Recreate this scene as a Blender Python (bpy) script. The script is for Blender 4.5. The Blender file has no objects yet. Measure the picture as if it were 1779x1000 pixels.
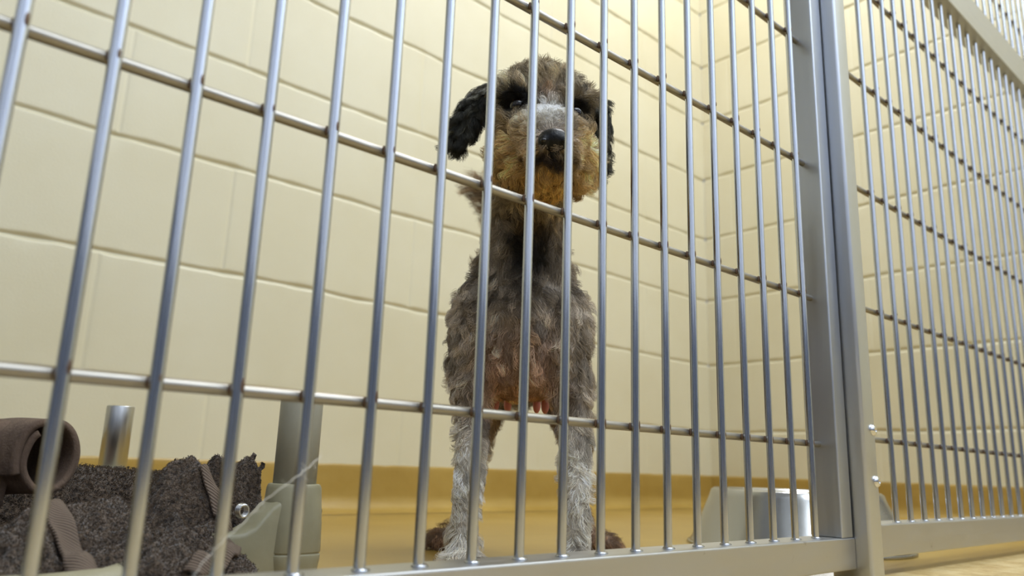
import bpy, bmesh, math, random
import numpy as np
from mathutils import Vector, Matrix, noise
from mathutils.kdtree import KDTree

rng = np.random.default_rng(7)
random.seed(7)
sc = bpy.context.scene
col = sc.collection

# ------------------------------------------------------------------ camera
Rv = Vector((0.7423, -0.6692, 0.0335)); Uv = Vector((-0.1759, -0.1464, 0.9735)); Fv = Vector((0.6465, 0.7285, 0.2264))
cam_d = bpy.data.cameras.new('camera')
cam = bpy.data.objects.new('camera', cam_d); col.objects.link(cam)
m = Matrix.Identity(4)
for i, v in enumerate((Rv, Uv, -Fv)):
    v = v.normalized()
    for j in range(3): m[j][i] = v[j]
m.translation = (0, 0, 0.0975)
cam.matrix_world = m
cam_d.sensor_width = 36.0
cam_d.lens = 36.0 * 1333.26 / 1779
cam_d.clip_start = 0.01
cam_d.dof.use_dof = True
cam_d.dof.focus_distance = 0.66
cam_d.dof.aperture_fstop = 6.3
sc.camera = cam

# ------------------------------------------------------------------ world, lights, exposure
w = bpy.data.worlds.new('world'); sc.world = w; w.use_nodes = True
w.node_tree.nodes['Background'].inputs[0].default_value = (0.80, 0.82, 0.85, 1)
w.node_tree.nodes['Background'].inputs[1].default_value = 0.35
sc.view_settings.view_transform = 'Standard'; sc.view_settings.look = 'None'
sc.view_settings.exposure = -0.06; sc.view_settings.gamma = 1; sc.view_settings.use_curve_mapping = False

def area(name, loc, target, sx, sy, power, color):
    d = bpy.data.lights.new(name, 'AREA'); d.shape = 'RECTANGLE'; d.size = sx; d.size_y = sy
    d.energy = power; d.color = color
    o = bpy.data.objects.new(name, d); col.objects.link(o); o.location = loc
    o.rotation_euler = (Vector(target) - Vector(loc)).to_track_quat('-Z', 'Y').to_euler()
    return o
area('corridor_light', (0.55, -0.55, 2.35), (0.55, -0.55, 0), 2.0, 0.35, 27, (0.82, 0.91, 1.0))
area('kennel_wall_fill', (1.4, 0.80, 2.25), (1.4, 0.85, 0), 0.7, 0.35, 21, (0.97, 0.98, 1.0))  # unseen fill lamp, added to brighten the block walls
area('front_fill', (0.9, -1.1, 2.35), (0.9, -1.5, 0.9), 3.2, 0.4, 62, (0.84, 0.92, 1.0))  # unseen fill, added to light the dog's face and the front wall
area('far_corridor_light', (2.9, -0.55, 2.35), (2.9, -0.55, 0), 2.2, 0.35, 46, (0.82, 0.91, 1.0))

# ------------------------------------------------------------------ helpers
def tag(o, label=None, cat=None, group=None, kind=None):
    if label: o['label'] = label
    if cat: o['category'] = cat
    if group: o['group'] = group
    if kind: o['kind'] = kind
    return o

def empty(name, loc, label, cat, group=None):
    o = bpy.data.objects.new(name, None); col.objects.link(o); o.location = loc
    o.empty_display_size = 0.05
    return tag(o, label, cat, group)

def link_mesh(name, me, mats, parent=None, smooth=True):
    for mt in (mats if isinstance(mats, (list, tuple)) else [mats]): me.materials.append(mt)
    if smooth: me.polygons.foreach_set('use_smooth', [True] * len(me.polygons))
    o = bpy.data.objects.new(name, me); col.objects.link(o)
    if parent is not None:
        o.parent = parent
        o.matrix_parent_inverse = Matrix.Translation(-parent_world(parent))
    return o

def parent_world(p):        # meshes are authored in world space, only the Empties are offset
    return p.location.copy() if p.parent is None else Vector((0, 0, 0))

def obj(name, bm, mats, parent=None, smooth=True):
    me = bpy.data.meshes.new(name); bm.to_mesh(me); bm.free()
    return link_mesh(name, me, mats, parent, smooth)

def box(bm, x0, x1, y0, y1, z0, z1, bev=0.0, seg=2):
    r = bmesh.ops.create_cube(bm, size=1, matrix=Matrix.Translation(((x0+x1)/2, (y0+y1)/2, (z0+z1)/2)) @ Matrix.Diagonal((x1-x0, y1-y0, z1-z0, 1)))
    if bev > 0:
        vs = set(r['verts'])
        es = [e for e in bm.edges if e.verts[0] in vs and e.verts[1] in vs]
        bmesh.ops.bevel(bm, geom=es, offset=bev, segments=seg, affect='EDGES', profile=0.5)

def tube(bm, pts, rad, n=16, cap=True, mat=0):
    pts = [Vector(p) for p in pts]
    rs = rad if isinstance(rad, (list, tuple)) else [rad] * len(pts)
    rings = []; prev = None
    for i, p in enumerate(pts):
        t = (pts[min(i+1, len(pts)-1)] - pts[max(i-1, 0)]).normalized()
        a = prev - t * prev.dot(t) if prev is not None else t.orthogonal()
        if a.length < 1e-6: a = t.orthogonal()
        a.normalize(); prev = a; b = t.cross(a)
        rings.append([bm.verts.new(p + (a*math.cos(2*math.pi*k/n) + b*math.sin(2*math.pi*k/n)) * rs[i]) for k in range(n)])
    for A, Bq in zip(rings, rings[1:]):
        for k in range(n):
            f = bm.faces.new((A[k], A[(k+1) % n], Bq[(k+1) % n], Bq[k])); f.material_index = mat
    if cap:
        for rg in (rings[0][::-1], rings[-1]):
            f = bm.faces.new([bm.verts.new(v.co) for v in rg]); f.material_index = mat      # own vertices: the side keeps its clean normals

def lathe(bm, prof, c, n=64, mat=0):
    rings = []
    for r, z in prof:
        if r < 1e-6: rings.append([bm.verts.new((c[0], c[1], c[2]+z))])
        else: rings.append([bm.verts.new((c[0]+r*math.cos(2*math.pi*k/n), c[1]+r*math.sin(2*math.pi*k/n), c[2]+z)) for k in range(n)])
    for A, Bq in zip(rings, rings[1:]):
        for k in range(n):
            q = (k+1) % n
            if len(A) == 1 and len(Bq) == 1: continue
            if len(A) == 1: f = bm.faces.new((A[0], Bq[q], Bq[k]))
            elif len(Bq) == 1: f = bm.faces.new((A[k], A[q], Bq[0]))
            else: f = bm.faces.new((A[k], A[q], Bq[q], Bq[k]))
            f.material_index = mat

def ellipsoid(bm, c, r, mat=0, seg=16, rot=None):
    mt = Matrix.Translation(c) @ (rot.to_matrix().to_4x4() if rot else Matrix.Identity(4)) @ Matrix.Diagonal((r[0], r[1], r[2], 1))
    res = bmesh.ops.create_uvsphere(bm, u_segments=seg, v_segments=max(6, seg//2), radius=1, matrix=mt)
    if mat:
        for v in res['verts']:
            for f in v.link_faces: f.material_index = mat

def grid_mesh(name, P, mats, parent=None):
    """P: (n, m, 3) array -> quad grid"""
    n, mm = P.shape[:2]
    idx = np.arange(n*mm).reshape(n, mm)
    F = np.stack([idx[:-1, :-1], idx[:-1, 1:], idx[1:, 1:], idx[1:, :-1]], -1).reshape(-1, 4)
    me = bpy.data.meshes.new(name); me.from_pydata(P.reshape(-1, 3).tolist(), [], F.tolist())
    return link_mesh(name, me, mats, parent)

# ------------------------------------------------------------------ materials
def s2l(c): return tuple((x/255/12.92 if x/255 <= .04045 else ((x/255+.055)/1.055)**2.4) for x in c)

class NT:
    def __init__(s, name):
        s.m = bpy.data.materials.new(name); s.m.use_nodes = True; s.t = s.m.node_tree
        s.b = s.t.nodes['Principled BSDF']
    def n(s, typ, **k):
        q = s.t.nodes.new(typ)
        for a, v in k.items():
            if a.startswith('i_'): q.inputs[a[2:].replace('_', ' ')].default_value = v
            else: setattr(q, a, v)
        return q
    def l(s, a, b): s.t.links.new(a, b)
    def set(s, **k):
        for a, v in k.items():
            v = (*v, 1) if isinstance(v, tuple) and len(v) == 3 else v
            s.b.inputs[a.replace('_', ' ')].default_value = v
        return s
    def coord(s, scale=(1, 1, 1), kind='Object'):
        tc = s.n('ShaderNodeTexCoord'); mp = s.n('ShaderNodeMapping'); mp.inputs['Scale'].default_value = scale
        s.l(tc.outputs[kind], mp.inputs['Vector']); return mp.outputs[0]
    def noise(s, vec, scale, detail=4, rough=.5):
        q = s.n('ShaderNodeTexNoise', i_Scale=scale, i_Detail=detail, i_Roughness=rough); s.l(vec, q.inputs['Vector']); return q.outputs[0]
    def ramp(s, fac, stops):
        q = s.n('ShaderNodeValToRGB'); e = q.color_ramp.elements
        while len(e) < len(stops): e.new(0.5)
        for el, (p, c) in zip(e, stops): el.position = p; el.color = (*c, 1) if len(c) == 3 else c
        s.l(fac, q.inputs[0]); return q.outputs[0]
    def bump(s, h, strength, dist):
        q = s.n('ShaderNodeBump', i_Strength=strength, i_Distance=dist); s.l(h, q.inputs['Height'])
        s.l(q.outputs[0], s.b.inputs['Normal']); return q

def mat_wall():
    a = NT('cream_block_paint'); v = a.coord()
    n1 = a.noise(v, 3.0, 5, .6)
    a.l(a.ramp(n1, [(0.3, s2l((210, 201, 168))), (0.7, s2l((217, 210, 182)))]), a.b.inputs['Base Color'])
    a.set(Roughness=0.42); a.bump(a.noise(v, 260, 3, .6), 0.25, 0.0008)
    return a.m
def mat_epoxy():
    a = NT('ochre_epoxy'); v = a.coord()
    n1 = a.noise(v, 5.0, 6, .65)
    a.l(a.ramp(n1, [(0.3, s2l((160, 129, 58))), (0.7, s2l((178, 148, 76)))]), a.b.inputs['Base Color'])
    a.set(Roughness=0.3); a.bump(a.noise(v, 120, 3, .6), 0.2, 0.001)
    return a.m
def mat_outfloor():
    a = NT('worn_tan_floor'); v = a.coord()
    n1 = a.noise(v, 22.0, 8, .75)
    a.l(a.ramp(n1, [(0.32, s2l((150, 118, 66))), (0.5, s2l((190, 165, 112))), (0.7, s2l((214, 196, 150)))]), a.b.inputs['Base Color'])
    a.set(Roughness=0.45); a.bump(a.noise(v, 90, 4, .7), 0.3, 0.0015)
    return a.m
def mat_steel(name, c, rough, streak=(60, 60, 4), spots=0.0, dark=.84):
    a = NT(name); v = a.coord(streak)
    n1 = a.noise(v, 8, 4, .6)
    a.l(a.ramp(n1, [(0.25, tuple(x*dark for x in c)), (0.75, c)]), a.b.inputs['Base Color'])
    rr = a.ramp(n1, [(0.2, (rough*.8,)*3), (0.8, (rough*1.2,)*3)])
    a.l(rr, a.b.inputs['Roughness']); a.set(Metallic=1.0)
    if spots:
        v2 = a.coord()
        sp = a.ramp(a.noise(v2, 45, 5, .7), [(0.66, (0, 0, 0)), (0.76, (spots,)*3)])
        mx = a.n('ShaderNodeMix', data_type='RGBA'); a.l(sp, mx.inputs[0])
        a.l(a.b.inputs['Base Color'].links[0].from_socket, mx.inputs[6]); mx.inputs[7].default_value = (*s2l((96, 76, 52)), 1)
        a.l(mx.outputs[2], a.b.inputs['Base Color'])
    return a.m
M = {}
M['wall'] = mat_wall(); M['epoxy'] = mat_epoxy(); M['outfloor'] = mat_outfloor()
M['bar'] = mat_steel('steel_bar', (0.56, 0.585, 0.63), 0.16, (80, 80, 3))
M['rod'] = mat_steel('steel_rod', (0.36, 0.335, 0.29), 0.42, (3, 80, 80))
M['frame'] = mat_steel('steel_frame', (0.52, 0.515, 0.50), 0.40, (3, 20, 20), 0.5, .95)
M['stile'] = mat_steel('steel_stile', (0.55, 0.57, 0.60), 0.34, (20, 20, 1.5), 0.0, .95)
M['bolt'] = mat_steel('steel_bolt', (0.75, 0.75, 0.74), 0.18)
M['bowl'] = mat_steel('steel_bowl', (0.44, 0.44, 0.43), 0.24, (1, 1, 12), 0.0, .96)
M['chrome'] = mat_steel('worn_chrome', (0.55, 0.55, 0.54), 0.32, (60, 60, 3))
M['weld'] = NT('weld_brown').set(Base_Color=s2l((98, 78, 62)), Metallic=0.6, Roughness=0.5).m
M['ceilc'] = NT('corridor_ceiling').set(Base_Color=s2l((208, 216, 230)), Roughness=0.8).m
M['corr_top'] = NT('corridor_upper_reflector').set(Base_Color=s2l((200, 206, 222)), Roughness=0.7).m  # unseen pale upper band, made up for bright reflections in the steel
M['ceil'] = NT('ceiling_white').set(Base_Color=s2l((222, 216, 196)), Roughness=0.8).m
M['corr'] = NT('corridor_paint').set(Base_Color=s2l((96, 104, 124)), Roughness=0.6).m
def mat_plastic():
    a = NT('tan_plastic'); v = a.coord()
    a.l(a.ramp(a.noise(v, 30, 4, .6), [(0.3, s2l((142, 136, 108))), (0.7, s2l((154, 148, 121)))]), a.b.inputs['Base Color'])
    a.set(Roughness=0.42); a.bump(a.noise(v, 300, 2), 0.15, 0.0006); return a.m
M['plastic'] = mat_plastic()
def mat_tube():
    a = NT('grey_powder_tube'); v = a.coord()
    a.l(a.ramp(a.noise(v, 14, 5, .6), [(0.3, s2l((146, 142, 124))), (0.7, s2l((160, 156, 138)))]), a.b.inputs['Base Color'])
    a.set(Roughness=0.42, Metallic=0.0); a.bump(a.noise(v, 500, 2), 0.15, 0.0004); return a.m
M['tube'] = mat_tube()
M['dark'] = NT('dark_cap').set(Base_Color=s2l((60, 56, 50)), Roughness=0.5).m
def mat_terry():
    a = NT('brown_terry'); v = a.coord()
    a.l(a.ramp(a.noise(v, 330, 3, .7), [(0.35, s2l((34, 26, 19))), (0.68, s2l((108, 89, 70)))]), a.b.inputs['Base Color'])
    a.set(Roughness=0.95); a.b.inputs['Sheen Weight'].default_value = 0.3
    a.bump(a.noise(v, 420, 3, .7), 0.9, 0.003); return a.m
M['terry'] = mat_terry()
def mat_hem():
    a = NT('brown_woven_hem'); v = a.coord()
    wv = a.n('ShaderNodeTexWave', i_Scale=180.0, i_Distortion=0.5); wv.bands_direction = 'DIAGONAL'; a.l(v, wv.inputs['Vector'])
    a.l(a.ramp(wv.outputs[0], [(0.2, s2l((84, 70, 58))), (0.8, s2l((116, 99, 84)))]), a.b.inputs['Base Color'])
    a.set(Roughness=0.85); a.bump(wv.outputs[0], 0.6, 0.0012); return a.m
M['hem'] = mat_hem()
M['pile'] = (lambda a: (a.l(a.ramp(a.noise(a.coord(), 260, 3, .7), [(0.36, s2l((34, 27, 20))), (0.68, s2l((112, 93, 74)))]), a.b.inputs['Base Color']), a.set(Roughness=0.9), a.m)[-1])(NT('terry_pile'))
def mat_blanket():
    a = NT('brown_fleece'); v = a.coord((14, 14, 1))
    a.l(a.ramp(a.noise(v, 6, 4, .6), [(0.3, s2l((82, 65, 53))), (0.7, s2l((110, 91, 75)))]), a.b.inputs['Base Color'])
    a.set(Roughness=0.95); a.bump(a.noise(a.coord(), 300, 3, .7), 0.5, 0.002); return a.m
M['fleece'] = mat_blanket()
M['thread'] = NT('white_thread').set(Base_Color=s2l((225, 220, 208)), Roughness=0.8).m
M['eye'] = NT('dark_eye').set(Base_Color=s2l((20, 13, 9)), Roughness=0.04).m
M['nose'] = (lambda a: (a.set(Base_Color=s2l((8, 7, 8)), Roughness=0.35, Specular_IOR_Level=0.28), a.bump(a.noise(a.coord(), 700, 2), 0.5, 0.0008), a.m)[-1])(NT('black_nose'))
M['claw'] = NT('dark_claw').set(Base_Color=s2l((52, 42, 34)), Roughness=0.35).m
def mat_attr(name, rough):
    a = NT(name); at = a.n('ShaderNodeAttribute', attribute_name='hc'); a.l(at.outputs['Color'], a.b.inputs['Base Color'])
    a.set(Roughness=rough); a.b.inputs['Specular IOR Level'].default_value = 0.35
    return a.m
M['skin'] = mat_attr('dog_skin', 0.7); M['fur'] = mat_attr('dog_fur', 0.55)
M['teat'] = NT('pink_teat').set(Base_Color=s2l((196, 118, 104)), Roughness=0.5).m

# ------------------------------------------------------------------ room
XB, YB, YF = 2.035, 1.362, 0.375          # right wall, back wall, fence
CO, Z0 = 0.2032, 0.0153                    # block course, lowest joint
def block_wall(name, u0, u1, ztop, place, vj0):
    us = [np.arange(u0, u1 + 1e-6, 0.012)]
    joints = []
    for k in range(-1, 10):
        off = vj0 + (0.2032 if k % 2 else 0)
        n = math.floor((u0 - off) / 0.4064)
        while off + n*0.4064 < u1 + .1:
            joints.append((k, off + n*0.4064)); n += 1
    for k, j in joints: us.append(j + np.array([-.006, -.004, -.002, 0, .002, .004, .006]))
    us = np.unique(np.clip(np.concatenate(us), u0, u1).round(4))
    zs = [np.arange(0.09, ztop, 0.05)]
    for k in range(0, 10): zs.append(Z0 + k*CO + np.linspace(-.010, .010, 15))
    zs.append([0.0905, 0.092, 0.095, 0.098])
    zs = np.unique(np.clip(np.concatenate(zs), 0.0900, ztop).round(4))
    U, Z = np.meshgrid(us, zs)
    D = np.zeros_like(U)
    wob = np.array([[noise.noise((u*9, k*7.3, 1.0)) for u in us] for k in range(0, 12)])
    wob2 = np.array([[noise.noise((u*33, k*3.3, 5.0)) for u in us] for k in range(0, 12)])
    for k in range(0, 10):
        dz = Z - (Z0 + k*CO) - wob[k][None, :]*0.0034
        wdt = 0.0036*(1 + 0.35*wob2[k][None, :])
        D = np.maximum(D, 0.0048*(1 + 0.6*wob2[k][None, :])*np.exp(-(dz/wdt)**2))
    course = np.floor((Z - Z0)/CO)
    for k, j in joints:
        D = np.maximum(D, np.where(course == k, 0.0011*np.exp(-((U - j)/0.0032)**2), 0))
    for k in range(-1, 10):                # slightly uneven blocks
        for kk, j in joints:
            if kk == k:
                sel = (course == k) & (U > j) & (U < j + .4064)
                D = D + np.where(sel, 0.0012*noise.noise((k*3.1, j*5.7, 2.2)), 0)
    rag = np.array([noise.noise((u*60, 0, 3.0)) for u in us])
    Z = np.where(Z <= 0.0906, Z + 0.0012*rag[None, :], Z)
    P = place(U, Z, D)
    o = grid_mesh(name, P, M['wall']); o['kind'] = 'structure'; return o
block_wall('wall_back', -1.3, XB, 2.0, lambda U, Z, D: np.stack([U, YB + D, Z], -1), 0.302 + .2032 - .0)
block_wall('wall_right', -1.3, YB, 2.0, lambda U, Z, D: np.stack([XB + D, YB - (U + 1.3), Z], -1)[:, ::-1], 0.02)

def cove(name, axis, a0, a1, wallc, sgn):
    prof = [(0.0, 0.0915), (0.0028, 0.0905), (0.0035, 0.088)] + [(0.0035, z) for z in np.linspace(.08, .032, 5)]
    R = 0.03
    for t in np.linspace(0, math.pi/2, 10)[1:]: prof.append((0.0035 + R*(1 - math.cos(t)), 0.032 - R*math.sin(t)))
    prof.append((0.06, 0.0008))
    n = 160; P = np.zeros((n, len(prof), 3))
    for i, a in enumerate(np.linspace(a0, a1, n)):
        for j, (d, z) in enumerate(prof):
            wz = z + (0.0014*noise.noise((a*28, 0, 4)) + 0.001*noise.noise((a*90, 0, 7)) if j < 3 else 0)
            wd = d + 0.0012*noise.noise((a*12, j*.5, 9))*(1 if 3 <= j < 17 else 0)
            P[i, j] = (a, wallc - wd, wz) if axis == 'x' else (wallc - wd, a, wz)
    if sgn: P = P[:, ::-1]
    o = grid_mesh(name, P, M['epoxy']); o['kind'] = 'structure'; return o
cove('baseboard_back', 'x', -1.3, XB, YB, True)
cove('baseboard_right', 'y', 0.33, YB, XB, False)

def slab(name, x0, x1, y0, y1, z0, z1, mt):
    bm = bmesh.new(); box(bm, x0, x1, y0, y1, z0, z1); o = obj(name, bm, mt, None, False); o['kind'] = 'structure'; return o
slab('floor', -1.3, XB, 0.37, YB + .1, -0.05, 0.0, M['epoxy'])
slab('floor_corridor', -1.3, 4.6, -1.7, 0.37, -0.05, 0.0, M['outfloor'])
slab('ceiling', -1.3, 4.6, -1.7, YB + .1, 2.5, 2.55, M['ceilc'])
slab('wall_front', -1.3, 4.6, -1.8, -1.7, 0, 0.70, M['corr'])
slab('wall_front_upper', -1.3, 4.6, -1.8, -1.7, 0.70, 2.5, M['corr_top'])
slab('wall_left', -1.4, -1.3, -1.7, YB + .1, 0, 0.70, M['corr'])
slab('wall_left_upper', -1.4, -1.3, -1.7, YB + .1, 0.70, 2.5, M['corr_top'])
slab('wall_back_upper', -1.3, XB + .1, YB + .001, YB + .1, 1.98, 2.5, M['ceil'])
slab('wall_right_upper', XB + .001, XB + .1, 0.45, YB, 1.98, 2.5, M['ceil'])
slab('wall_far', 4.6, 4.7, -1.7, YB + .1, 0, 0.70, M['corr'])
slab('wall_far_upper', 4.6, 4.7, -1.7, YB + .1, 0.70, 2.5, M['corr_top'])

# ------------------------------------------------------------------ kennel gate
BX0, BS = 0.0376, 0.038215
RZ = [0.1297, 0.2796, 0.4301, 0.5782, 0.7270]
gate = empty('kennel_gate', (0.27, YF, 0.0115), 'brushed steel kennel gate of closely set round bars standing in front of the dog', 'gate')
GX0, GX1 = -0.262, 0.7785
def frame_piece(name, x0, x1, y0, y1, z0, z1, mt, parent, bev=0.0016):
    bm = bmesh.new(); box(bm, x0, x1, y0, y1, z0, z1, bev, 3); return obj(name, bm, mt, parent, False)
frame_piece('bottom_rail', GX0, GX1, 0.3585, 0.3915, 0.0115, 0.0410, M['frame'], gate)
frame_piece('top_rail', GX0, GX1, 0.3585, 0.3915, 0.845, 0.875, M['frame'], gate)
frame_piece('stile', 0.7530, GX1 - .003, 0.3588, 0.3912, 0.0410, 0.845, M['stile'], gate)
frame_piece('stile', GX0, GX0 + .024, 0.3588, 0.3912, 0.0410, 0.845, M['stile'], gate)
def add_bar(x, parent, z0, z1, rods, seed, rad=0.0032):
    bm = bmesh.new()
    rd = random.Random(seed)
    tube(bm, [(x, YF - .0032, z0), (x, YF - .0032, (z0+z1)/2), (x, YF - .0032, z1)], rad, 20)
    o_y = YF - .0032
    for z in rods:      # weld beads on the right of each crossing
        s = rd.uniform(.6, 1.2)
        if rd.random() < .8: ellipsoid(bm, (x + .0004 + .0008*rd.random(), o_y - .0022, z + rd.uniform(-.001, .003)), (.0013*s, .0013, .0042*s), 1, 12)
        ellipsoid(bm, (x - .0026, o_y + .0030, z), (.0012, .0014, .0030), 1, 8)
        ellipsoid(bm, (x + .0024, o_y + .0028, z), (.0012, .0014, .0030), 1, 8)
    ellipsoid(bm, (x + .001, o_y, z0 + .0006), (.0052, .0048, .0016), 0, 12)   # weld puddle at the foot
    o = obj('bar', bm, [M['bar'], M['weld']], parent); return o
for i in range(-7, 19): add_bar(BX0 + BS*i, gate, 0.0408, 0.846, RZ, 100 + i)
def add_rod(x0, x1, z, parent):
    bm = bmesh.new(); tube(bm, [(x0, YF + .0032, z), ((x0+x1)/2, YF + .0032, z), (x1, YF + .0032, z)], 0.0032, 18)
    return obj('crossbar', bm, M['rod'], parent)
for z in RZ: add_rod(GX0 + .022, 0.7555, z, gate)

# ------------------------------------------------------------------ post with bolts
post = empty('fence_post', (0.7925, 0.36, 0), 'square brushed steel post with two domed bolts between gate and side panel', 'post')
bm = bmesh.new(); box(bm, 0.7790, 0.8070, 0.3435, 0.384, 0.0, 1.9, 0.0035, 4); obj('tube', bm, M['stile'], post, True)
post.children[0].name = 'post_tube'
for z in (0.1457, 0.0951, 0.95, 1.5):
    bm = bmesh.new()
    prof = [(0.0058, 0), (0.0058, 0.0007), (0.0054, 0.0018), (0.0044, 0.0029), (0.0030, 0.0035), (0.0018, 0.0037), (0.0016, 0.0024), (0, 0.0024)]
    lathe(bm, prof, (0, 0, 0), 28)
    bmesh.ops.transform(bm, matrix=Matrix.Translation((0.8000, 0.3437, z)) @ Matrix.Rotation(math.pi/2, 4, 'X'), verts=bm.verts)
    obj('bolt', bm, M['bolt'], post)

# ------------------------------------------------------------------ side panel (lower) and upper panel
panel = empty('kennel_fence', (1.4, YF, 0.019), 'brushed steel barred fence panel right of the post with a low bottom rail', 'fence')
PX0, PX1 = 0.8085, 2.03
frame_piece('bottom_rail', PX0, PX1, 0.3585, 0.3915, 0.0195, 0.0520, M['frame'], panel)
frame_piece('top_rail', PX0, PX1, 0.3585, 0.3915, 0.845, 0.905, M['frame'], panel)
frame_piece('stile', PX0, PX0 + .022, 0.3600, 0.3912, 0.052, 0.845, M['stile'], panel)
frame_piece('stile', PX1 - .024, PX1, 0.3588, 0.3912, 0.0, 0.845, M['stile'], panel)
PR = [0.1397, 0.2885, 0.4385, 0.5878, 0.7370]
PR = [0.1402, 0.2889, 0.4383, 0.5876, 0.7370]
for i in range(28): add_bar(0.9106 + .03960*i, panel, 0.0515, 0.846, PR, 300 + i)
for z in PR: add_rod(PX0 + .02, PX1 - .02, z, panel)
upper = empty('upper_kennel_fence', (1.4, YF, 0.905), 'upper steel fence panel above the thick bright rail at top right', 'fence')
frame_piece('top_rail', PX0, PX1, 0.3585, 0.3915, 1.86, 1.90, M['frame'], upper)
frame_piece('stile', PX1 - .024, PX1, 0.3588, 0.3912, 0.905, 1.86, M['stile'], upper)
for i in range(28): add_bar(0.9106 + .03960*i, upper, 0.905, 1.861, [1.0078, 1.157], 500 + i)
for z in (1.0078, 1.157, 1.306, 1.6): add_rod(PX0 + .0, PX1 - .02, z, upper)

# ------------------------------------------------------------------ steel bowl
bowl = empty('dog_bowl', (1.067, 0.575, 0), 'wide flared stainless steel dog bowl on the floor behind the post', 'bowl')
bm = bmesh.new()
prof = [(0.148, 0.0), (0.1495, 0.003), (0.148, 0.006), (0.144, 0.012), (0.119, 0.068), (0.1165, 0.0755), (0.1125, 0.0785), (0.1085, 0.0775), (0.104, 0.072), (0.096, 0.045), (0.088, 0.024), (0.07, 0.017), (0, 0.016)]
lathe(bm, prof, (1.067, 0.575, 0.0), 96)
obj('bowl_shell', bm, M['bowl'], bowl)
bm = bmesh.new(); lathe(bm, [(0.1515, 0.0), (0.1525, 0.002), (0.1515, 0.0042), (0.1475, 0.0045), (0.145, 0.0)], (1.067, 0.575, 0.0), 96)
obj('base_ring', bm, M['bowl'], bowl)

# ------------------------------------------------------------------ raised dog cot
cot = empty('dog_cot', (0.02, 0.78, 0), 'grey dog cot with tan plastic corners and upright tube legs under brown towels', 'dog cot')
def rrect(hx, hy, r, n=6):
    out = []
    for cx, cy, a0 in ((hx-r, hy-r, 0), (-hx+r, hy-r, 90), (-hx+r, -hy+r, 180), (hx-r, -hy+r, 270)):
        for k in range(n+1):
            a = math.radians(a0 + 90*k/n); out.append((cx + r*math.cos(a), cy + r*math.sin(a)))
    return out
def loft(bm, secs):
    rings = [[bm.verts.new(p) for p in s] for s in secs]
    n = len(rings[0])
    for A, Bq in zip(rings, rings[1:]):
        for k in range(n): bm.faces.new((A[k], A[(k+1) % n], Bq[(k+1) % n], Bq[k]))
    for rg in (rings[0][::-1], rings[-1]): bm.faces.new([bm.verts.new(v.co) for v in rg])
def casting(cx, cy, sx, sy, tz=0.0790):
    bm = bmesh.new()
    secs = []
    for z, h, r in ((0.004, .0125, .008), (0.008, .0165, .010), (0.014, .0195, .012), (0.024, .0208, .013), (0.0275, .0210, .013), (0.0278, .0204, .013),
                    (0.0290, .0204, .013), (0.0293, .0210, .013), (0.050, .0207, .014), (tz - .003, .0198, .017), (tz - .0005, .0190, .017), (tz, .0178, .016)):
        secs.append([(cx + x, cy + y, z) for x, y in rrect(h, h, r)])
    loft(bm, secs)
    # arms towards the neighbouring corners, sloping gusset on top
    for dx, dy in ((-sx, 0), (0, -sy)):
        s2 = []
        for t, top, hw in ((0.010, tz - .008, .0150), (0.022, .064, .0150), (0.034, .0495, .0150), (0.042, .0455, .0150), (0.062, .0440, .0150), (0.066, .0425, .0135)):
            sec = []
            for a, b in rrect(hw, (top - .008)/2, .005, 4):
                zc = .008 + (top - .008)/2
                sec.append((cx + dx*t + (a if dy else 0), cy + dy*t + (a if dx else 0), zc + b))
            s2.append(sec)
        loft(bm, s2)
    bmesh.ops.recalc_face_normals(bm, faces=bm.faces)
    return bm
CW = [(0.288, 0.572, 1, -1), (0.276, 1.02, 1, 1), (-0.40, 0.572, -1, -1), (-0.40, 1.02, -1, 1)]
for cx, cy, sx, sy in CW:
    c_ = obj('corner_bracket', casting(cx, cy, sx, sy), M['plastic'], cot)
    md = c_.modifiers.new('b', 'BEVEL'); md.width = .0008; md.segments = 2; md.limit_method = 'ANGLE'
    bm = bmesh.new()
    metal = (cy > .9)
    r_, top = (0.0165, 0.1440) if not metal else (0.0155, 0.1530)
    lathe(bm, [(r_*.92, .070), (r_, .0705), (r_, top - .001), (r_*.97, top), (r_*.86, top), (r_*.85, top - .02), (0, top - .02)], (cx, cy, 0), 40)
    obj('upright_tube', bm, M['chrome'] if metal else M['tube'], cot)
    if not metal:
        bm = bmesh.new(); lathe(bm, [(r_*1.02, top - .0015), (r_*1.04, top), (r_*1.0, top + .0012), (0, top + .0015)], (cx, cy, 0), 40)
        obj('end_cap', bm, M['dark'], cot)
    bm = bmesh.new()       # screws on the bracket
    lathe(bm, [(.0038, 0), (.0036, .0012), (.002, .0020), (0, .0022)], (0, 0, 0), 16)
    bmesh.ops.transform(bm, matrix=Matrix.Translation((cx + sx*.0205, cy - .004, .058)) @ Matrix.Rotation(sx*math.pi/2, 4, 'Y'), verts=bm.verts)
    obj('screw', bm, M['dark'], cot)
def rail_part(name, a, b, r, mt):
    bm = bmesh.new(); tube(bm, [a, tuple((Vector(a)+Vector(b))/2), b], r, 24); return obj(name, bm, mt, cot)
bm = bmesh.new()
tube(bm, [(.232, .572, .026), (.205, .560, .026), (.175, .540, .020), (.145, .514, .017), (.11, .506, .0165), (.05, .512, .0165), (-.05, .520, .017), (-.2, .515, .023), (-.30, .55, .025), (-.345, .572, .026)], .0145, 24)
obj('rail', bm, M['plastic'], cot)
rail_part('rail', (0.226, 1.02, .026), (-0.34, 1.02, .026), .0145, M['tube'])
rail_part('rail', (0.282, .632, .026), (0.277, .96, .026), .0145, M['tube'])
rail_part('rail', (-0.40, .632, .026), (-0.40, .96, .026), .0145, M['tube'])
U, V = np.meshgrid(np.linspace(-.395, .278, 60), np.linspace(.575, 1.015, 40))
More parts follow.
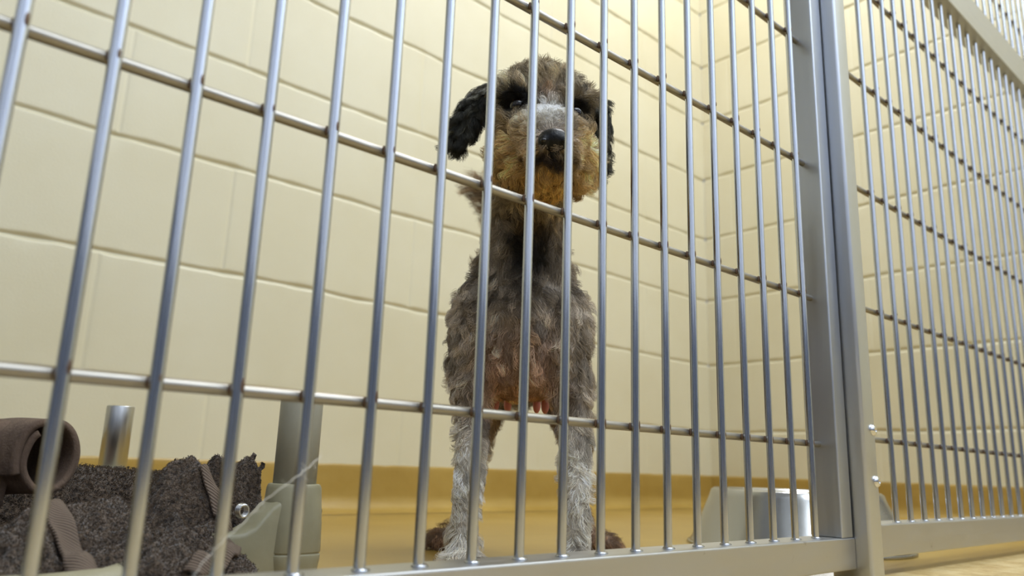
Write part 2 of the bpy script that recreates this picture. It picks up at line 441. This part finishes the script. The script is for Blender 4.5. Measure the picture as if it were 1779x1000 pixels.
Zs = .012 - .005*np.sin(np.clip((U+.395)/.673, 0, 1)*np.pi)*np.sin((V-.575)/.44*np.pi)
sl = grid_mesh('sling', np.stack([U, V, Zs], -1), M['fleece'], cot)
md = sl.modifiers.new('s', 'SOLIDIFY'); md.thickness = .002
# silver buckle clip between bracket and towel
bm = bmesh.new()
for k in range(3):
    pts = [(0.2415 + .0034*math.cos(a), .554 + .0028*k, .0600 + .0042*math.sin(a)) for a in np.linspace(0, 2*math.pi, 20)]
    tube(bm, pts, .0010, 8, cap=False)
obj('spring_clip', bm, M['bolt'], cot)

# ------------------------------------------------------------------ towels
def fbm(x, y, z=0.0, o=3):
    s = 0; a = 1; f_ = 1
    for _ in range(o): s += a*noise.noise((x*f_, y*f_, z + _*7)); a *= .5; f_ *= 2
    return s
def pile_curves(name, P, N, length, parent, mt, rad=0.00035, skip=None, seed=3, keep=None):
    r = np.random.default_rng(seed)
    n, mm = P.shape[:2]
    A = np.linalg.norm(np.cross(P[1:, :-1]-P[:-1, :-1], P[:-1, 1:]-P[:-1, :-1]), axis=-1).ravel()
    if keep is not None: A = A*keep(P[:-1, :-1].reshape(-1, 3))
    q = r.choice(A.size, N, p=A/A.sum()); i, j = np.divmod(q, mm-1)
    a, b = r.random((2, N, 1))
    p = P[i, j]*(1-a)*(1-b) + P[i+1, j]*a*(1-b) + P[i, j+1]*(1-a)*b + P[i+1, j+1]*a*b
    nr = np.cross(P[i, j+1]-P[i, j], P[i+1, j]-P[i, j]); nr /= np.linalg.norm(nr, axis=1, keepdims=True) + 1e-9
    d = nr + r.normal(0, .55, (N, 3)); d /= np.linalg.norm(d, axis=1, keepdims=True)
    side = np.cross(d, r.normal(0, 1, (N, 3))); side /= np.linalg.norm(side, axis=1, keepdims=True) + 1e-9
    L = length*r.uniform(.5, 1.2, (N, 1))
    pts = np.stack([p, p + d*L*.5 + side*L*.12, p + d*L*.95 + side*L*.45, p + d*L*.8 + side*L*.8], 1)
    return hair_obj(name, pts, None, rad, mt, parent)
def hair_obj(name, pts, colors, rad, mt, parent):
    N, K = pts.shape[:2]
    hc = bpy.data.hair_curves.new(name)
    hc.add_curves([K]*N)
    hc.attributes['position'].data.foreach_set('vector', pts.astype(np.float32).ravel())
    ra = hc.attributes.get('radius') or hc.attributes.new('radius', 'FLOAT', 'POINT')
    prof = np.linspace(1, .35, K)
    R = (rad if np.ndim(rad) else np.full(N, rad))[:, None]*prof[None]
    ra.data.foreach_set('value', R.astype(np.float32).ravel())
    if colors is not None:
        ca = hc.attributes.new('hc', 'FLOAT_COLOR', 'CURVE')
        ca.data.foreach_set('color', np.concatenate([colors, np.ones((N, 1))], 1).astype(np.float32).ravel())
    hc.materials.append(mt)
    o = bpy.data.objects.new(name, hc); col.objects.link(o)
    o.parent = parent
    o.matrix_parent_inverse = Matrix.Translation(-parent_world(parent))
    o['kind'] = 'stuff'
    return o

def sm(a, b, x): t = np.clip((x-a)/(b-a), 0, 1); return t*t*(3-2*t)
def G(x, y, cx, cy, sx, sy): return np.exp(-((x-cx)/sx)**2 - ((y-cy)/sy)**2)
tw = empty('towel', (0.1, 0.62, 0.04), 'dark brown terry towel crumpled in a heap on the front of the cot', 'towel')
nu, nv = 330, 210
U, V = np.meshgrid(np.linspace(0, 1, nu), np.linspace(0, 1, nv))
Y = .492 + .24*V; X = -.20 + .447*U + .048*sm(.592, .612, Y)*sm(.6, 1, U)
X = X + .008*np.sin(V*9 + 1)*sm(.8, 1, U)*(1-sm(.58, .62, Y)) - .010*(1-V)*sm(.8, 1, U)
Y = Y + .008*np.sin(U*14)*(1-V)
Zt = .037 + 0*U
ridge_y = .600 + .012*np.sin(X*40)
Zt += (.008 + .020*sm(.07, .15, X))*np.exp(-((Y-ridge_y)/.024)**2)           # upper edge of the heap
Zt += .030*np.exp(-(((X-.214)/.020)**4 + ((Y-.605)/.024)**2)) + .062*np.exp(-(((X-.275)/.040)**4 + ((Y-.655)/.026)**2))
Zt += .022*G(X, Y, .180, .515, .030, .022) + .016*G(X, Y, .185, .555, .030, .016) + .012*G(X, Y, .085, .555, .040, .014)
Zt -= .016*G(X, Y, .195, .578, .035, .0065) + .010*G(X, Y, .05, .585, .05, .006)
Zt -= .014*sm(.64, .70, Y)*(1-sm(.2, .24, X)) + .010*sm(.61, .64, Y)*(1-sm(.18, .24, X))
Zt *= 1 - .60*(1 - sm(.492, .552, Y))
Zt -= .020*sm(.228, .250, X)*(1-sm(.59, .63, Y))
fold = np.zeros_like(X)
for a in range(nv):
    for b in range(nu):
        x, y = X[a, b], Y[a, b]
        q = fbm(x*20 + y*9, y*38 - x*10, 2.0, 3)
        cr = 1 - abs(noise.noise((x*26 - y*30, y*36 + x*14, 8.0)))*3.0
        cr2 = 1 - abs(noise.noise((x*34 + y*22, y*30 - x*20, 18.0)))*3.0
        fold[a, b] = .008*q + .0095*max(0, cr)**2 + .008*max(0, cr2)**2 - .0055 + .0018*noise.noise((x*260, y*260, 1))
Zt = np.maximum(Zt + fold, .013 + .004*np.sin(X*60))
for _ in range(7):
    Zt[1:-1, 1:-1] = (Zt[1:-1, 1:-1]*2 + Zt[:-2, 1:-1] + Zt[2:, 1:-1] + Zt[1:-1, :-2] + Zt[1:-1, 2:])/6
Zt += rng.normal(0, .00035, Zt.shape)
T = np.stack([X, Y, Zt], -1)
cl = grid_mesh('cloth', T, M['terry'], tw)
md = cl.modifiers.new('s', 'SOLIDIFY'); md.thickness = .004; md.offset = -1
pile_curves('pile', T, 110000, 0.0014, tw, M['pile'], 0.00026)
def ribbon(name, path, width, parent, up=.0032):
    # woven hem following the towel's surface
    n = len(path); P = np.zeros((n, 9, 3))
    for i, (x, y) in enumerate(path):
        a = path[max(i-1, 0)]; b = path[min(i+1, n-1)]
        t = np.array([b[0]-a[0], b[1]-a[1]]); t = t/np.linalg.norm(t); nn = np.array([-t[1], t[0]])
        for j in range(9):
            s = (j-4)/4; px, py = x + nn[0]*s*width/2, y + nn[1]*s*width/2
            ii = np.argmin((X-px)**2 + (Y-py)**2)
            P[i, j] = (px, py, Zt.ravel()[ii] + up + .0012*(1-s*s))
    for _ in range(4):
        P[1:-1] = (P[:-2] + 2*P[1:-1] + P[2:])/4; P[:, 1:-1] = (P[:, :-2] + 2*P[:, 1:-1] + P[:, 2:])/4
    o = grid_mesh(name, P, M['hem'], parent); md = o.modifiers.new('s', 'SOLIDIFY'); md.thickness = .0025; return o
def lerp_path(pts, n):
    pts = np.array(pts); s = np.linspace(0, len(pts)-1, n); i = np.minimum(s.astype(int), len(pts)-2); t = (s-i)[:, None]
    q = pts[i]*(1-t) + pts[i+1]*t
    for _ in range(6): q[1:-1] = (q[:-2] + 2*q[1:-1] + q[2:])/4
    return q
ribbon('hem', lerp_path([(.118, .66), (.122, .60), (.128, .555), (.134, .52), (.140, .497)], 60), .014, tw)
ribbon('hem', lerp_path([(.226, .598), (.236, .578), (.237, .556), (.226, .532), (.206, .510), (.188, .497)], 70), .010, tw)

tb = empty('towel', (0.1, 0.88, 0.05), 'smooth brown towel folded along the far side of the cot behind the crumpled one', 'towel')
U, V = np.meshgrid(np.linspace(0, 1, 240), np.linspace(0, 1, 80))
ang = V*math.pi*1.15 - .25
Xb = -.25 + .535*U; Rb = .030 + .003*np.sin(U*11)
cen = .036 + .046*U + .002*np.sin(U*17)
Yb = .84 - Rb*1.6*np.cos(ang) - .02*U; Zb = cen - .038 + Rb*1.25*np.sin(ang)*1.15
nz = np.array([[fbm(x*16, y*40, 5.0, 3) for x, y in zip(r1, r2)] for r1, r2 in zip(Xb, Yb)])
Tb = np.stack([Xb, Yb + .004*nz, Zb + .005*nz], -1)
ob = grid_mesh('cloth', Tb, M['terry'], tb)
md = ob.modifiers.new('s', 'SOLIDIFY'); md.thickness = .005
pile_curves('pile', Tb, 26000, 0.0030, tb, M['pile'], 0.0004, seed=5)

# rolled brown blanket at the left edge, open end to the right
bl = empty('rolled_blanket', (0.09, 0.73, 0.04), 'brown fleece blanket rolled upright with a dark open end at the left edge', 'blanket')
def roll_mesh():
    n, k = 150, 26; P = np.zeros((k, n, 3))
    for a in range(k):
        q = a/(k-1)
        for b in range(n):
            t = b/(n-1); ang_ = t*2*math.pi*1.22 + 2.2; r_ = .0170 + .0060*t
            r_ *= 1 + .06*noise.noise((q*3, ang_*1.2, 3)) + .05*math.sin(q*3)
            P[a, b] = (.086 + .046*(1-q) + r_*.95*math.cos(ang_), .645 + .11*q + r_*.35*math.cos(ang_), .0925 + r_*1.22*math.sin(ang_) - .004*q)
    return P
rb = grid_mesh('roll', roll_mesh(), M['fleece'], bl)
md = rb.modifiers.new('s', 'SOLIDIFY'); md.thickness = .0045; md.offset = 0
bm = bmesh.new()
secs = []
for k, x in enumerate(np.linspace(.01, .112, 14)):
    secs.append([(x + .002*math.sin(b*50), .690 + a*1.0 + .003*math.sin(x*90), .0855 + b*(1 - .04*math.sin(x*70))) for a, b in rrect(.030, .034, .014)])
loft(bm, secs)
obj('outer_fold', bm, M['fleece'], bl)

# ------------------------------------------------------------------ threads caught on the bars
def thread(label, pts, r=.00035):
    bm = bmesh.new(); q = []
    pts = [Vector(p) for p in pts]
    for a, b in zip(pts, pts[1:]):
        for k in range(8):
            t = k/8; p = a.lerp(b, t); q.append(p + Vector((.0004*math.sin(9*len(q)*.13), .0005*math.sin(len(q)*.3), .0005*math.cos(len(q)*.4))))
    q.append(pts[-1])
    tube(bm, q, r, 6)
    for k in range(14):
        i = random.randrange(1, len(q)-1); d = Vector((random.uniform(-1, 1), random.uniform(-.5, .5), random.uniform(-1, 1)))*.004
        tube(bm, [q[i], q[i] + d*.6, q[i] + d], r*.4, 4)
    o = obj('thread', bm, M['thread']); tag(o, label, 'thread', 'loose threads on the gate'); return o
thread('white frayed thread strung from the cot tube to the bars beside it', [(.1985, .3665, .0995), (.1905, .366, .0935), (.1825, .3665, .0865), (.172, .3685, .079), (.1673, .3685, .0735)], .00018)
thread('white frayed thread hanging low across the bars over the crumpled towel', [(.1673, .3685, .0735), (.160, .367, .067), (.152, .366, .060), (.144, .3665, .052), (.139, .3665, .0425)], .00014)

# ------------------------------------------------------------------ the dog
az = math.radians(42.865)
RT = Vector((math.cos(az), -math.sin(az), 0)); FW = Vector((math.sin(az), math.cos(az), 0))
ORG = Vector((0.476, 0.513, 0))
def dl2w(p): return ORG + RT*p[0] + FW*p[1] + Vector((0, 0, p[2]))
dog = empty('dog', tuple(ORG), 'grey shaggy poodle mix with dark ears and tan muzzle standing behind the bars', 'dog')
DM = Matrix(((RT.x, FW.x, 0, ORG.x), (RT.y, FW.y, 0, ORG.y), (0, 0, 1, 0), (0, 0, 0, 1)))

def capsule(bm, a, b, ra, rb, n=14):
    a, b = Vector(a), Vector(b)
    K = 6
    pts = [a.lerp(b, k/K) for k in range(K+1)]; rs = [ra + (rb-ra)*k/K for k in range(K+1)]
    tube(bm, pts, rs, n); ellipsoid(bm, a, (ra,)*3, 0, 14); ellipsoid(bm, b, (rb,)*3, 0, 14)
bm = bmesh.new()
E = lambda c, r, rot=None: ellipsoid(bm, c, r, 0, 20, rot)
C = lambda a, b, ra, rb: capsule(bm, a, b, ra, rb)
# trunk
E((-.007, .060, .232), (.054, .072, .072)); E((-.007, .145, .232), (.052, .095, .060)); E((-.007, .235, .228), (.049, .065, .058))
E((-.007, .035, .205), (.034, .045, .045)); E((-.007, .055, .275), (.045, .055, .045))
C((-.007, .055, .280), (-.002, .012, .338), .047, .031); C((-.040, .045, .245), (-.022, .025, .318), .026, .016); C((.028, .045, .245), (.014, .025, .318), .026, .016); C((-.002, .012, .338), (.006, -.012, .385), .031, .034)
# skull, muzzle
E((.006, -.030, .412), (.043, .050, .044)); E((.010, -.060, .398), (.037, .030, .030))
E((.014, -.082, .372), (.031, .040, .026)); E((.016, -.105, .350), (.0215, .024, .0165))
E((-.012, -.062, .362), (.023, .030, .025)); E((.034, -.062, .362), (.022, .030, .026))
E((.013, -.078, .346), (.023, .030, .016)); E((.015, -.097, .336), (.0165, .017, .0085))
C((.013, -.070, .400), (.0165, -.110, .361), .017, .0125)
E((-.015, -.074, .421), (.016, .015, .009)); E((.037, -.074, .416), (.015, .015, .009)); E((-.017, -.079, .391), (.014, .012, .007)); E((.039, -.079, .385), (.012, .012, .007))   # brows
# front legs
for s, fx in ((-1, -.050), (1, .048)):
    sx = -.007 + s*.043
    E((sx, .040, .222), (.024, .040, .055))
    C((sx, .035, .190), (fx - s*.002, .030, .140), .025, .0155); C((fx - s*.002, .030, .140), (fx, .006, .072), .0155, .0115)
    C((fx, .006, .072), (fx, -.002, .030), .0115, .0115)
    E((fx, -.012, .0135), (.017, .024, .0135))
    for k in range(4): E((fx + (k-1.5)*.0092, -.030 + .004*abs(k-1.5), .009), (.0062, .011, .0085))
# hind legs
for s in (-1, 1):
    sx = (-.050, .052)[s > 0]; kx = (-.056, .062)[s > 0]; hk = (-.062, .066)[s > 0]
    E((sx, .235, .190), (.026, .045, .052)); C((sx, .225, .160), (kx, .205, .122), .024, .0165)
    C((kx, .205, .122), (hk, .275, .066), .0155, .0100)
    hx = hk; fxx = hx + s*.030
    C((hx, .275, .066), (hx + s*.016, .262, .022), .0100, .0100)
    E((hx + s*.028, .248, .0125), (.024, .019, .012))
    for k in range(4): E((hx + s*.046 - s*.004*abs(k-1.5), .236 + k*.0078, .0085), (.010, .0055, .0078))
bmesh.ops.transform(bm, matrix=DM, verts=bm.verts)
tmp_me = bpy.data.meshes.new('body_src'); bm.to_mesh(tmp_me); bm.free()
tmp = bpy.data.objects.new('body_src', tmp_me); col.objects.link(tmp)
r_ = tmp.modifiers.new('r', 'REMESH'); r_.mode = 'VOXEL'; r_.voxel_size = .0028; r_.adaptivity = 0
s_ = tmp.modifiers.new('s', 'SMOOTH'); s_.factor = .6; s_.iterations = 9
dg = bpy.context.evaluated_depsgraph_get(); dg.update()
body_me = bpy.data.meshes.new_from_object(tmp.evaluated_get(dg), depsgraph=dg)
bpy.data.objects.remove(tmp)
body_me.name = 'body'

def mesh_arrays(me):
    co = np.zeros(len(me.vertices)*3); me.vertices.foreach_get('co', co); co = co.reshape(-1, 3)
    me.calc_loop_triangles(); tr = np.zeros(len(me.loop_triangles)*3, np.int32); me.loop_triangles.foreach_get('vertices', tr)
    nv_ = np.zeros(len(me.vertices)*3); me.vertices.foreach_get('normal', nv_)
    return co, tr.reshape(-1, 3), nv_.reshape(-1, 3)
def w2l(p):
    q = p - np.array(ORG); return np.stack([q @ np.array(RT), q @ np.array(FW), q[:, 2]], 1)
def g3(l, c, s): return np.exp(-(((l[:, 0]-c[0])/s[0])**2 + ((l[:, 1]-c[1])/s[1])**2 + ((l[:, 2]-c[2])/s[2])**2))
def colr(l, r):
    """coat colour (linear) at dog-frame positions l"""
    n = len(l)
    base = np.tile(s2l((150, 138, 122)), (n, 1)).astype(float)
    def mix(w_, c): nonlocal base; w_ = np.clip(w_, 0, 1)[:, None]; base = base*(1-w_) + np.array(s2l(c))*w_
    z = l[:, 2]
    mot = np.array([noise.noise((a*55, b*55, c*38)) for a, b, c in l])
    body = z < .31
    mix(.55*body*sm(.0, .5, mot), (92, 84, 74)); mix(.6*body*sm(.0, .5, -mot), (196, 184, 168))
    mix(sm(.16, .10, z)*.8, (216, 208, 192))                                # pale lower legs
    mix(.55*(z < .13)*sm(.1, .5, mot), (118, 108, 96))
    # tan on the underside and inner elbows
    mix(1.4*g3(l, (-.007, .06, .165), (.030, .08, .042)), (164, 122, 82))
    mix(.8*g3(l, (-.007, .02, .205), (.022, .04, .028)), (140, 108, 80))
    mix(.5*g3(l, (-.030, .0, .185), (.014, .04, .03)), (176, 140, 122)); mix(.5*g3(l, (.018, .0, .185), (.014, .04, .03)), (176, 140, 122))
    mix(.8*(l[:, 1] > .15)*(z < .16), (150, 122, 82)); mix(.8*(l[:, 1] > .2)*(z < .03), (96, 68, 50))
    mix(.7*(l[:, 1] < .02)*sm(.03, .012, z), (104, 88, 70))
    # throat dark
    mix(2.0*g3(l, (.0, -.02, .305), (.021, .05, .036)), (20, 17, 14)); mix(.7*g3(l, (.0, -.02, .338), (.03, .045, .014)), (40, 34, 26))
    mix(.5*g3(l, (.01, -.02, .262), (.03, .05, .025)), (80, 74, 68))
    # head
    head = sm(.325, .345, z)*(l[:, 1] < .03)
    mix(head*.9, (148, 134, 108)); mix(head*.5*sm(0, .5, mot), (100, 90, 72)); mix(head*.7*sm(0, .4, -mot), (208, 196, 168))
    mix(1.3*g3(l, (-.020, -.09, .352), (.024, .045, .024)), (202, 168, 116)); mix(1.3*g3(l, (.048, -.08, .354), (.022, .045, .026)), (204, 174, 122))
    mix(1.5*g3(l, (.013, -.085, .330), (.034, .05, .014)), (178, 140, 76))
    mix(1.1*g3(l, (-.020, -.06, .333), (.018, .03, .013)), (92, 70, 34))
    mix(1.1*g3(l, (.016, -.112, .362), (.017, .022, .016)), (158, 142, 130))       # around the nose
    mix(1.5*g3(l, (.0115, -.095, .387), (.0135, .035, .019)), (255, 253, 246))    # white bridge
    mix(.7*g3(l, (.008, -.07, .412), (.016, .03, .010)), (140, 104, 72))
    mix(2.2*g3(l, (-.016, -.080, .4065), (.0185, .028, .0135)), (16, 13, 11)); mix(2.0*g3(l, (.038, -.080, .4005), (.0135, .026, .0120)), (16, 13, 11))
    mix(1.4*g3(l, (.015, -.115, .3405), (.019, .03, .0042)), (30, 20, 14))        # lip line
    mix(.8*g3(l, (-.044, -.02, .43), (.012, .05, .04)), (58, 54, 46)); mix(.6*g3(l, (.058, -.02, .43), (.010, .05, .04)), (58, 54, 46))
    return base
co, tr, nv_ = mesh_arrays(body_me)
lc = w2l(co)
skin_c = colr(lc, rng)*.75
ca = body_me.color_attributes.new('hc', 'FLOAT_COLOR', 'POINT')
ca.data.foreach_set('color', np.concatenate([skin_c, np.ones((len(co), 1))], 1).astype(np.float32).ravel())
body = link_mesh('body', body_me, M['skin'], dog)

def grow(co, tr, nv_, N, dens, dirf, lenf, colf, rad, seed, clump=.5, nclump=2600, K=7, curl=.22):
    r = np.random.default_rng(seed)
    a, b, c = co[tr[:, 0]], co[tr[:, 1]], co[tr[:, 2]]
    A = np.linalg.norm(np.cross(b-a, c-a), axis=1)*dens(w2l((a+b+c)/3))
    t = r.choice(len(A), N, p=A/A.sum())
    u, v = r.random((2, N, 1)); fl = (u+v) > 1; u = np.where(fl, 1-u, u); v = np.where(fl, 1-v, v)
    p = a[t] + (b[t]-a[t])*u + (c[t]-a[t])*v
    nr = nv_[tr[t, 0]]*(1-u-v) + nv_[tr[t, 1]]*u + nv_[tr[t, 2]]*v; nr /= np.linalg.norm(nr, axis=1, keepdims=True)
    l = w2l(p)
    L = lenf(l)*r.uniform(.7, 1.15, N)
    d = dirf(l, nr)
    # clump centres carry a shared direction
    ci = r.choice(N, min(nclump, N), replace=False)
    kd = KDTree(len(ci))
    for k, i in enumerate(ci): kd.insert(p[i], k)
    kd.balance()
    near = np.array([kd.find(q)[1] for q in p])
    cd = d[ci] + r.normal(0, .33, (len(ci), 3)); cd /= np.linalg.norm(cd, axis=1, keepdims=True)
    cax = np.cross(cd, r.normal(0, 1, (len(ci), 3))); cax /= np.linalg.norm(cax, axis=1, keepdims=True)
    cph = r.uniform(0, 6.28, len(ci))
    dd = d*(1-clump) + cd[near]*clump + r.normal(0, .10, (N, 3)); dd /= np.linalg.norm(dd, axis=1, keepdims=True)
    ctip = (p[ci] + cd*L[ci][:, None])[near]
    ax1 = cax[near]; ax2 = np.cross(dd, ax1)
    s = np.linspace(0, 1, K)
    pts = []
    g = np.array([0, 0, -1.0])
    for q in s:
        base_ = p + nr*(.35*q*(1-q)*L[:, None]*1.2) + dd*(q*L)[:, None]
        pull = clump*.55*q**1.6
        base_ = base_*(1-pull) + (ctip*q + (p)*(1-q))*pull
        base_ = base_ + ax1*(curl*L*q*np.sin(q*5.5 + cph[near]))[:, None] + ax2*(curl*L*q*np.cos(q*5.5 + cph[near]))[:, None]
        pts.append(base_)
    pts = np.stack(pts, 1)
    cc = colf(l, r)*np.exp(r.normal(0, .28, (N, 1)))*np.exp(r.normal(0, .32, (len(ci), 1)))[near]
    return pts, np.clip(cc*1.32, 0, .95), rad*r.uniform(.7, 1.2, N)
lw = np.stack([np.array(RT), np.array(FW), np.array([0, 0, 1.0])])     # rows: local axes in world
def dir_body(l, nr):
    n = len(l)
    nl = nr @ lw.T
    f_ = np.zeros((n, 3)); f_[:, 2] = -1.0; f_[:, 1] = .15
    head = (l[:, 2] > .335) & (l[:, 1] < .03)
    # head: outward from the nose, up and back over the skull
    ctr = np.array([.015, -.125, .360]); rad_ = l - ctr; rad_ /= np.linalg.norm(rad_, axis=1, keepdims=True)
    hw = np.where(l[:, 2] > .40, 1.0, 0)[:, None]
    fh = rad_*(1) + np.array([0, 0, -.25])*(1-hw) + np.array([0, .2, .35])*hw
    f_ = np.where(head[:, None], fh, f_)
    f_ = f_ - nl*(f_*nl).sum(1, keepdims=True)
    f_ /= np.linalg.norm(f_, axis=1, keepdims=True) + 1e-6
    lift = np.where(head, .55, .42)[:, None]
    top = (l[:, 2] > .43)[:, None]
    lift = np.where(top, 1.3, lift)
    sw = np.array([[noise.noise((a*28, b*28, c*28)), noise.noise((a*28+9, b*28, c*28)), noise.noise((a*28, b*28+9, c*28))] for a, b, c in l])
    d = f_ + nl*lift + sw*.55
    d /= np.linalg.norm(d, axis=1, keepdims=True)
    return d @ lw
def len_body(l):
    z = l[:, 2]
    L = np.full(len(l), .0125)
    L = np.where(z < .16, .0090, L); L = np.where(z < .045, .0120, L)
    L = np.where((z > .33) & (l[:, 1] < .03), .0135, L); L = np.where(z > .425, .0190, L)
    L = L*(1 - .80*np.clip(1.3*g3(l, (.015, -.115, .372), (.020, .040, .030)), 0, 1))
    L = L*(1 - .75*np.clip(1.3*g3(l, (-.014, -.085, .4055), (.013, .025, .012)), 0, 1))*(1 - .75*np.clip(1.3*g3(l, (.036, -.085, .3995), (.012, .025, .012)), 0, 1))
    L = L*(1 - .55*np.clip(1.2*g3(l, (-.007, .05, .160), (.030, .09, .035)), 0, 1))
    L = np.where((l[:, 1] > .2) & (z < .14), .0080, L); L = np.where((l[:, 1] > .2) & (z < .035), .0110, L)
    return L
def dens_body(l):
    d = np.ones(len(l)); d = np.where(l[:, 2] > .32, 2.2, d); d = np.where((l[:, 1] > .12), .45, d)
    return d
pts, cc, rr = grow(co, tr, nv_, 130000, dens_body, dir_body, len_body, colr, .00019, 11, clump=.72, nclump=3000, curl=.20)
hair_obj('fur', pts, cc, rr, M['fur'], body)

# ears
def ear(name, side, path, seed, tint):
    """path: list of (x, dl, z, half_width, half_thickness) in dog frame"""
    bm = bmesh.new(); n = 18; rings = []
    for i, (x, y, z, hw, ht) in enumerate(path):
        a = Vector(path[max(i-1, 0)][:3]); b = Vector(path[min(i+1, len(path)-1)][:3]); t = (b-a).normalized()
        wd = Vector((0.35*side, -1.0, 0)); wd = (wd - t*wd.dot(t)).normalized(); th = t.cross(wd)
        wd2 = (wd*math.cos(.9) + th*math.sin(.9)*side)      # ear blade turned partly to the viewer
        th2 = t.cross(wd2)
        rings.append([bm.verts.new(Vector((x, y, z)) + wd2*hw*math.cos(2*math.pi*k/n) + th2*ht*math.sin(2*math.pi*k/n)) for k in range(n)])
    for A, Bq in zip(rings, rings[1:]):
        for k in range(n): bm.faces.new((A[k], A[(k+1) % n], Bq[(k+1) % n], Bq[k]))
    bm.faces.new(rings[0][::-1]); bm.faces.new(rings[-1])
    bmesh.ops.recalc_face_normals(bm, faces=bm.faces)
    bmesh.ops.subdivide_edges(bm, edges=bm.edges, cuts=1, use_grid_fill=True, smooth=.4)
    bmesh.ops.transform(bm, matrix=DM, verts=bm.verts)
    me = bpy.data.meshes.new(name); bm.to_mesh(me); bm.free()
    c_, t_, n_ = mesh_arrays(me)
    def cf(l, r):
        mot = np.array([noise.noise((a*60, b*60, c*60)) for a, b, c in l])
        base = np.tile(s2l((44, 44, 38)), (len(l), 1)).astype(float)
        wq = (sm(.1, .6, mot)*.7)[:, None]; base = base*(1-wq) + np.array(s2l(tint))*wq
        up = sm(.435, .46, l[:, 2])[:, None]*.5; base = base*(1-up) + np.array(s2l((100, 90, 70)))*up
        return base
    k_ = me.color_attributes.new('hc', 'FLOAT_COLOR', 'POINT')
    k_.data.foreach_set('color', np.concatenate([cf(w2l(c_), rng)*.7, np.ones((len(c_), 1))], 1).astype(np.float32).ravel())
    o = link_mesh('ear', me, M['skin'], dog)
    def df(l, nr):
        nl = nr @ lw.T; f_ = np.tile(np.array([.12*side, -.05, -1.0]), (len(l), 1)); d = f_ + nl*.30
        sw = np.array([[noise.noise((a*40, b*40, c*40)), noise.noise((a*40+9, b*40, c*40)), 0] for a, b, c in l])
        d = d + sw*.4; d /= np.linalg.norm(d, axis=1, keepdims=True); return d @ lw
    pts, cc, rr = grow(c_, t_, n_, 16000, lambda l: np.ones(len(l)), df, lambda l: np.full(len(l), .017), cf, .00018, seed, .7, 300, 7, .14)
    h = hair_obj('ear_fur', pts, cc, rr, M['fur'], o)
    return o
ear('ear', -1, [(-.030, -.020, .448, .008, .004), (-.042, -.022, .450, .017, .006), (-.054, -.024, .438, .021, .006), (-.062, -.027, .418, .021, .0055), (-.067, -.030, .406, .018, .005), (-.069, -.032, .397, .013, .004), (-.069, -.033, .392, .006, .003)], 21, (165, 162, 138))
ear('ear', 1, [(.042, -.024, .446, .008, .004), (.053, -.026, .444, .015, .005), (.058, -.026, .427, .017, .005), (.058, -.019, .404, .016, .005), (.058, -.022, .386, .014, .0045), (.056, -.024, .374, .010, .004), (.054, -.025, .368, .005, .003)], 22, (92, 88, 74))

# tail curling up behind the neck
bm = bmesh.new()
tp = [(-.005, .285, .255), (-.010, .315, .310), (-.022, .325, .375), (-.040, .318, .432), (-.062, .300, .464), (-.080, .285, .472)]
tube(bm, [dl2w(p) for p in tp], [.013, .010, .009, .009, .008, .005], 14)
for v in bm.verts: pass
me = bpy.data.meshes.new('tail'); bm.to_mesh(me); bm.free()
c_, t_, n_ = mesh_arrays(me)
k_ = me.color_attributes.new('hc', 'FLOAT_COLOR', 'POINT')
k_.data.foreach_set('color', np.concatenate([np.tile(s2l((96, 80, 60)), (len(c_), 1)), np.ones((len(c_), 1))], 1).astype(np.float32).ravel())
tail = link_mesh('tail', me, M['skin'], dog)
def df_t(l, nr):
    nl = nr @ lw.T; f_ = np.tile(np.array([-.8, -.1, .35]), (len(l), 1)); d = f_ + nl*.6; d /= np.linalg.norm(d, axis=1, keepdims=True); return d @ lw
pts, cc, rr = grow(c_, t_, n_, 9000, lambda l: np.ones(len(l)), df_t, lambda l: np.full(len(l), .026), lambda l, r: np.tile(s2l((120, 100, 74)), (len(l), 1)).astype(float), .00014, 31, .5, 160, 7, .15)
hair_obj('tail_fur', pts, cc, rr, M['fur'], tail)

# eyes, nose, mouth, claws, teats
def dpart(name, bm, mt, label=None):
    bmesh.ops.transform(bm, matrix=DM, verts=bm.verts)
    o = obj(name, bm, mt, dog)
    if label: o['label'] = label
    return o
for x, y, z in ((-.0140, -.0790, .4055), (.0360, -.0790, .3995)):
    bm = bmesh.new(); ellipsoid(bm, (x, y, z), (.0075, .0075, .0075), 0, 24); dpart('eye', bm, M['eye'])
bm = bmesh.new()
ellipsoid(bm, (.0170, -.1265, .3535), (.0130, .0088, .0095), 0, 28)
ellipsoid(bm, (.0170, -.1215, .3450), (.0060, .0060, .0065), 0, 20)
for s in (-1, 1):
    ellipsoid(bm, (.0170 + s*.0076, -.1292, .3510), (.0055, .0058, .0058), 0, 18)
nz_ = dpart('nose', bm, M['nose'])
md = nz_.modifiers.new('r', 'REMESH'); md.mode = 'VOXEL'; md.voxel_size = .0009
md = nz_.modifiers.new('s', 'SMOOTH'); md.iterations = 4
md2 = None
for s in (-1, 1):
    bm = bmesh.new(); ellipsoid(bm, (.0170 + s*.0086, -.1344, .3498), (.0026, .0016, .0020), 0, 14); dpart('nostril', bm, M['eye'])
for fx in (-.050, .048):
    for k in range(4):
        bm = bmesh.new(); x = fx + (k-1.5)*.0092; y = -.040 + .004*abs(k-1.5)
        tube(bm, [(x, y + .004, .0085), (x, y - .003, .0070), (x, y - .008, .0025)], [.0018, .0014, .0004], 8); dpart('claw', bm, M['claw'])
for x, y, z in ((-.030, .075, .158), (-.018, .100, .160), (.012, .10, .160), (.020, .075, .158)):
    bm = bmesh.new(); ellipsoid(bm, (x, y, z), (.0042, .0042, .0085), 0, 14); dpart('teat', bm, M['teat'], 'pink teat')
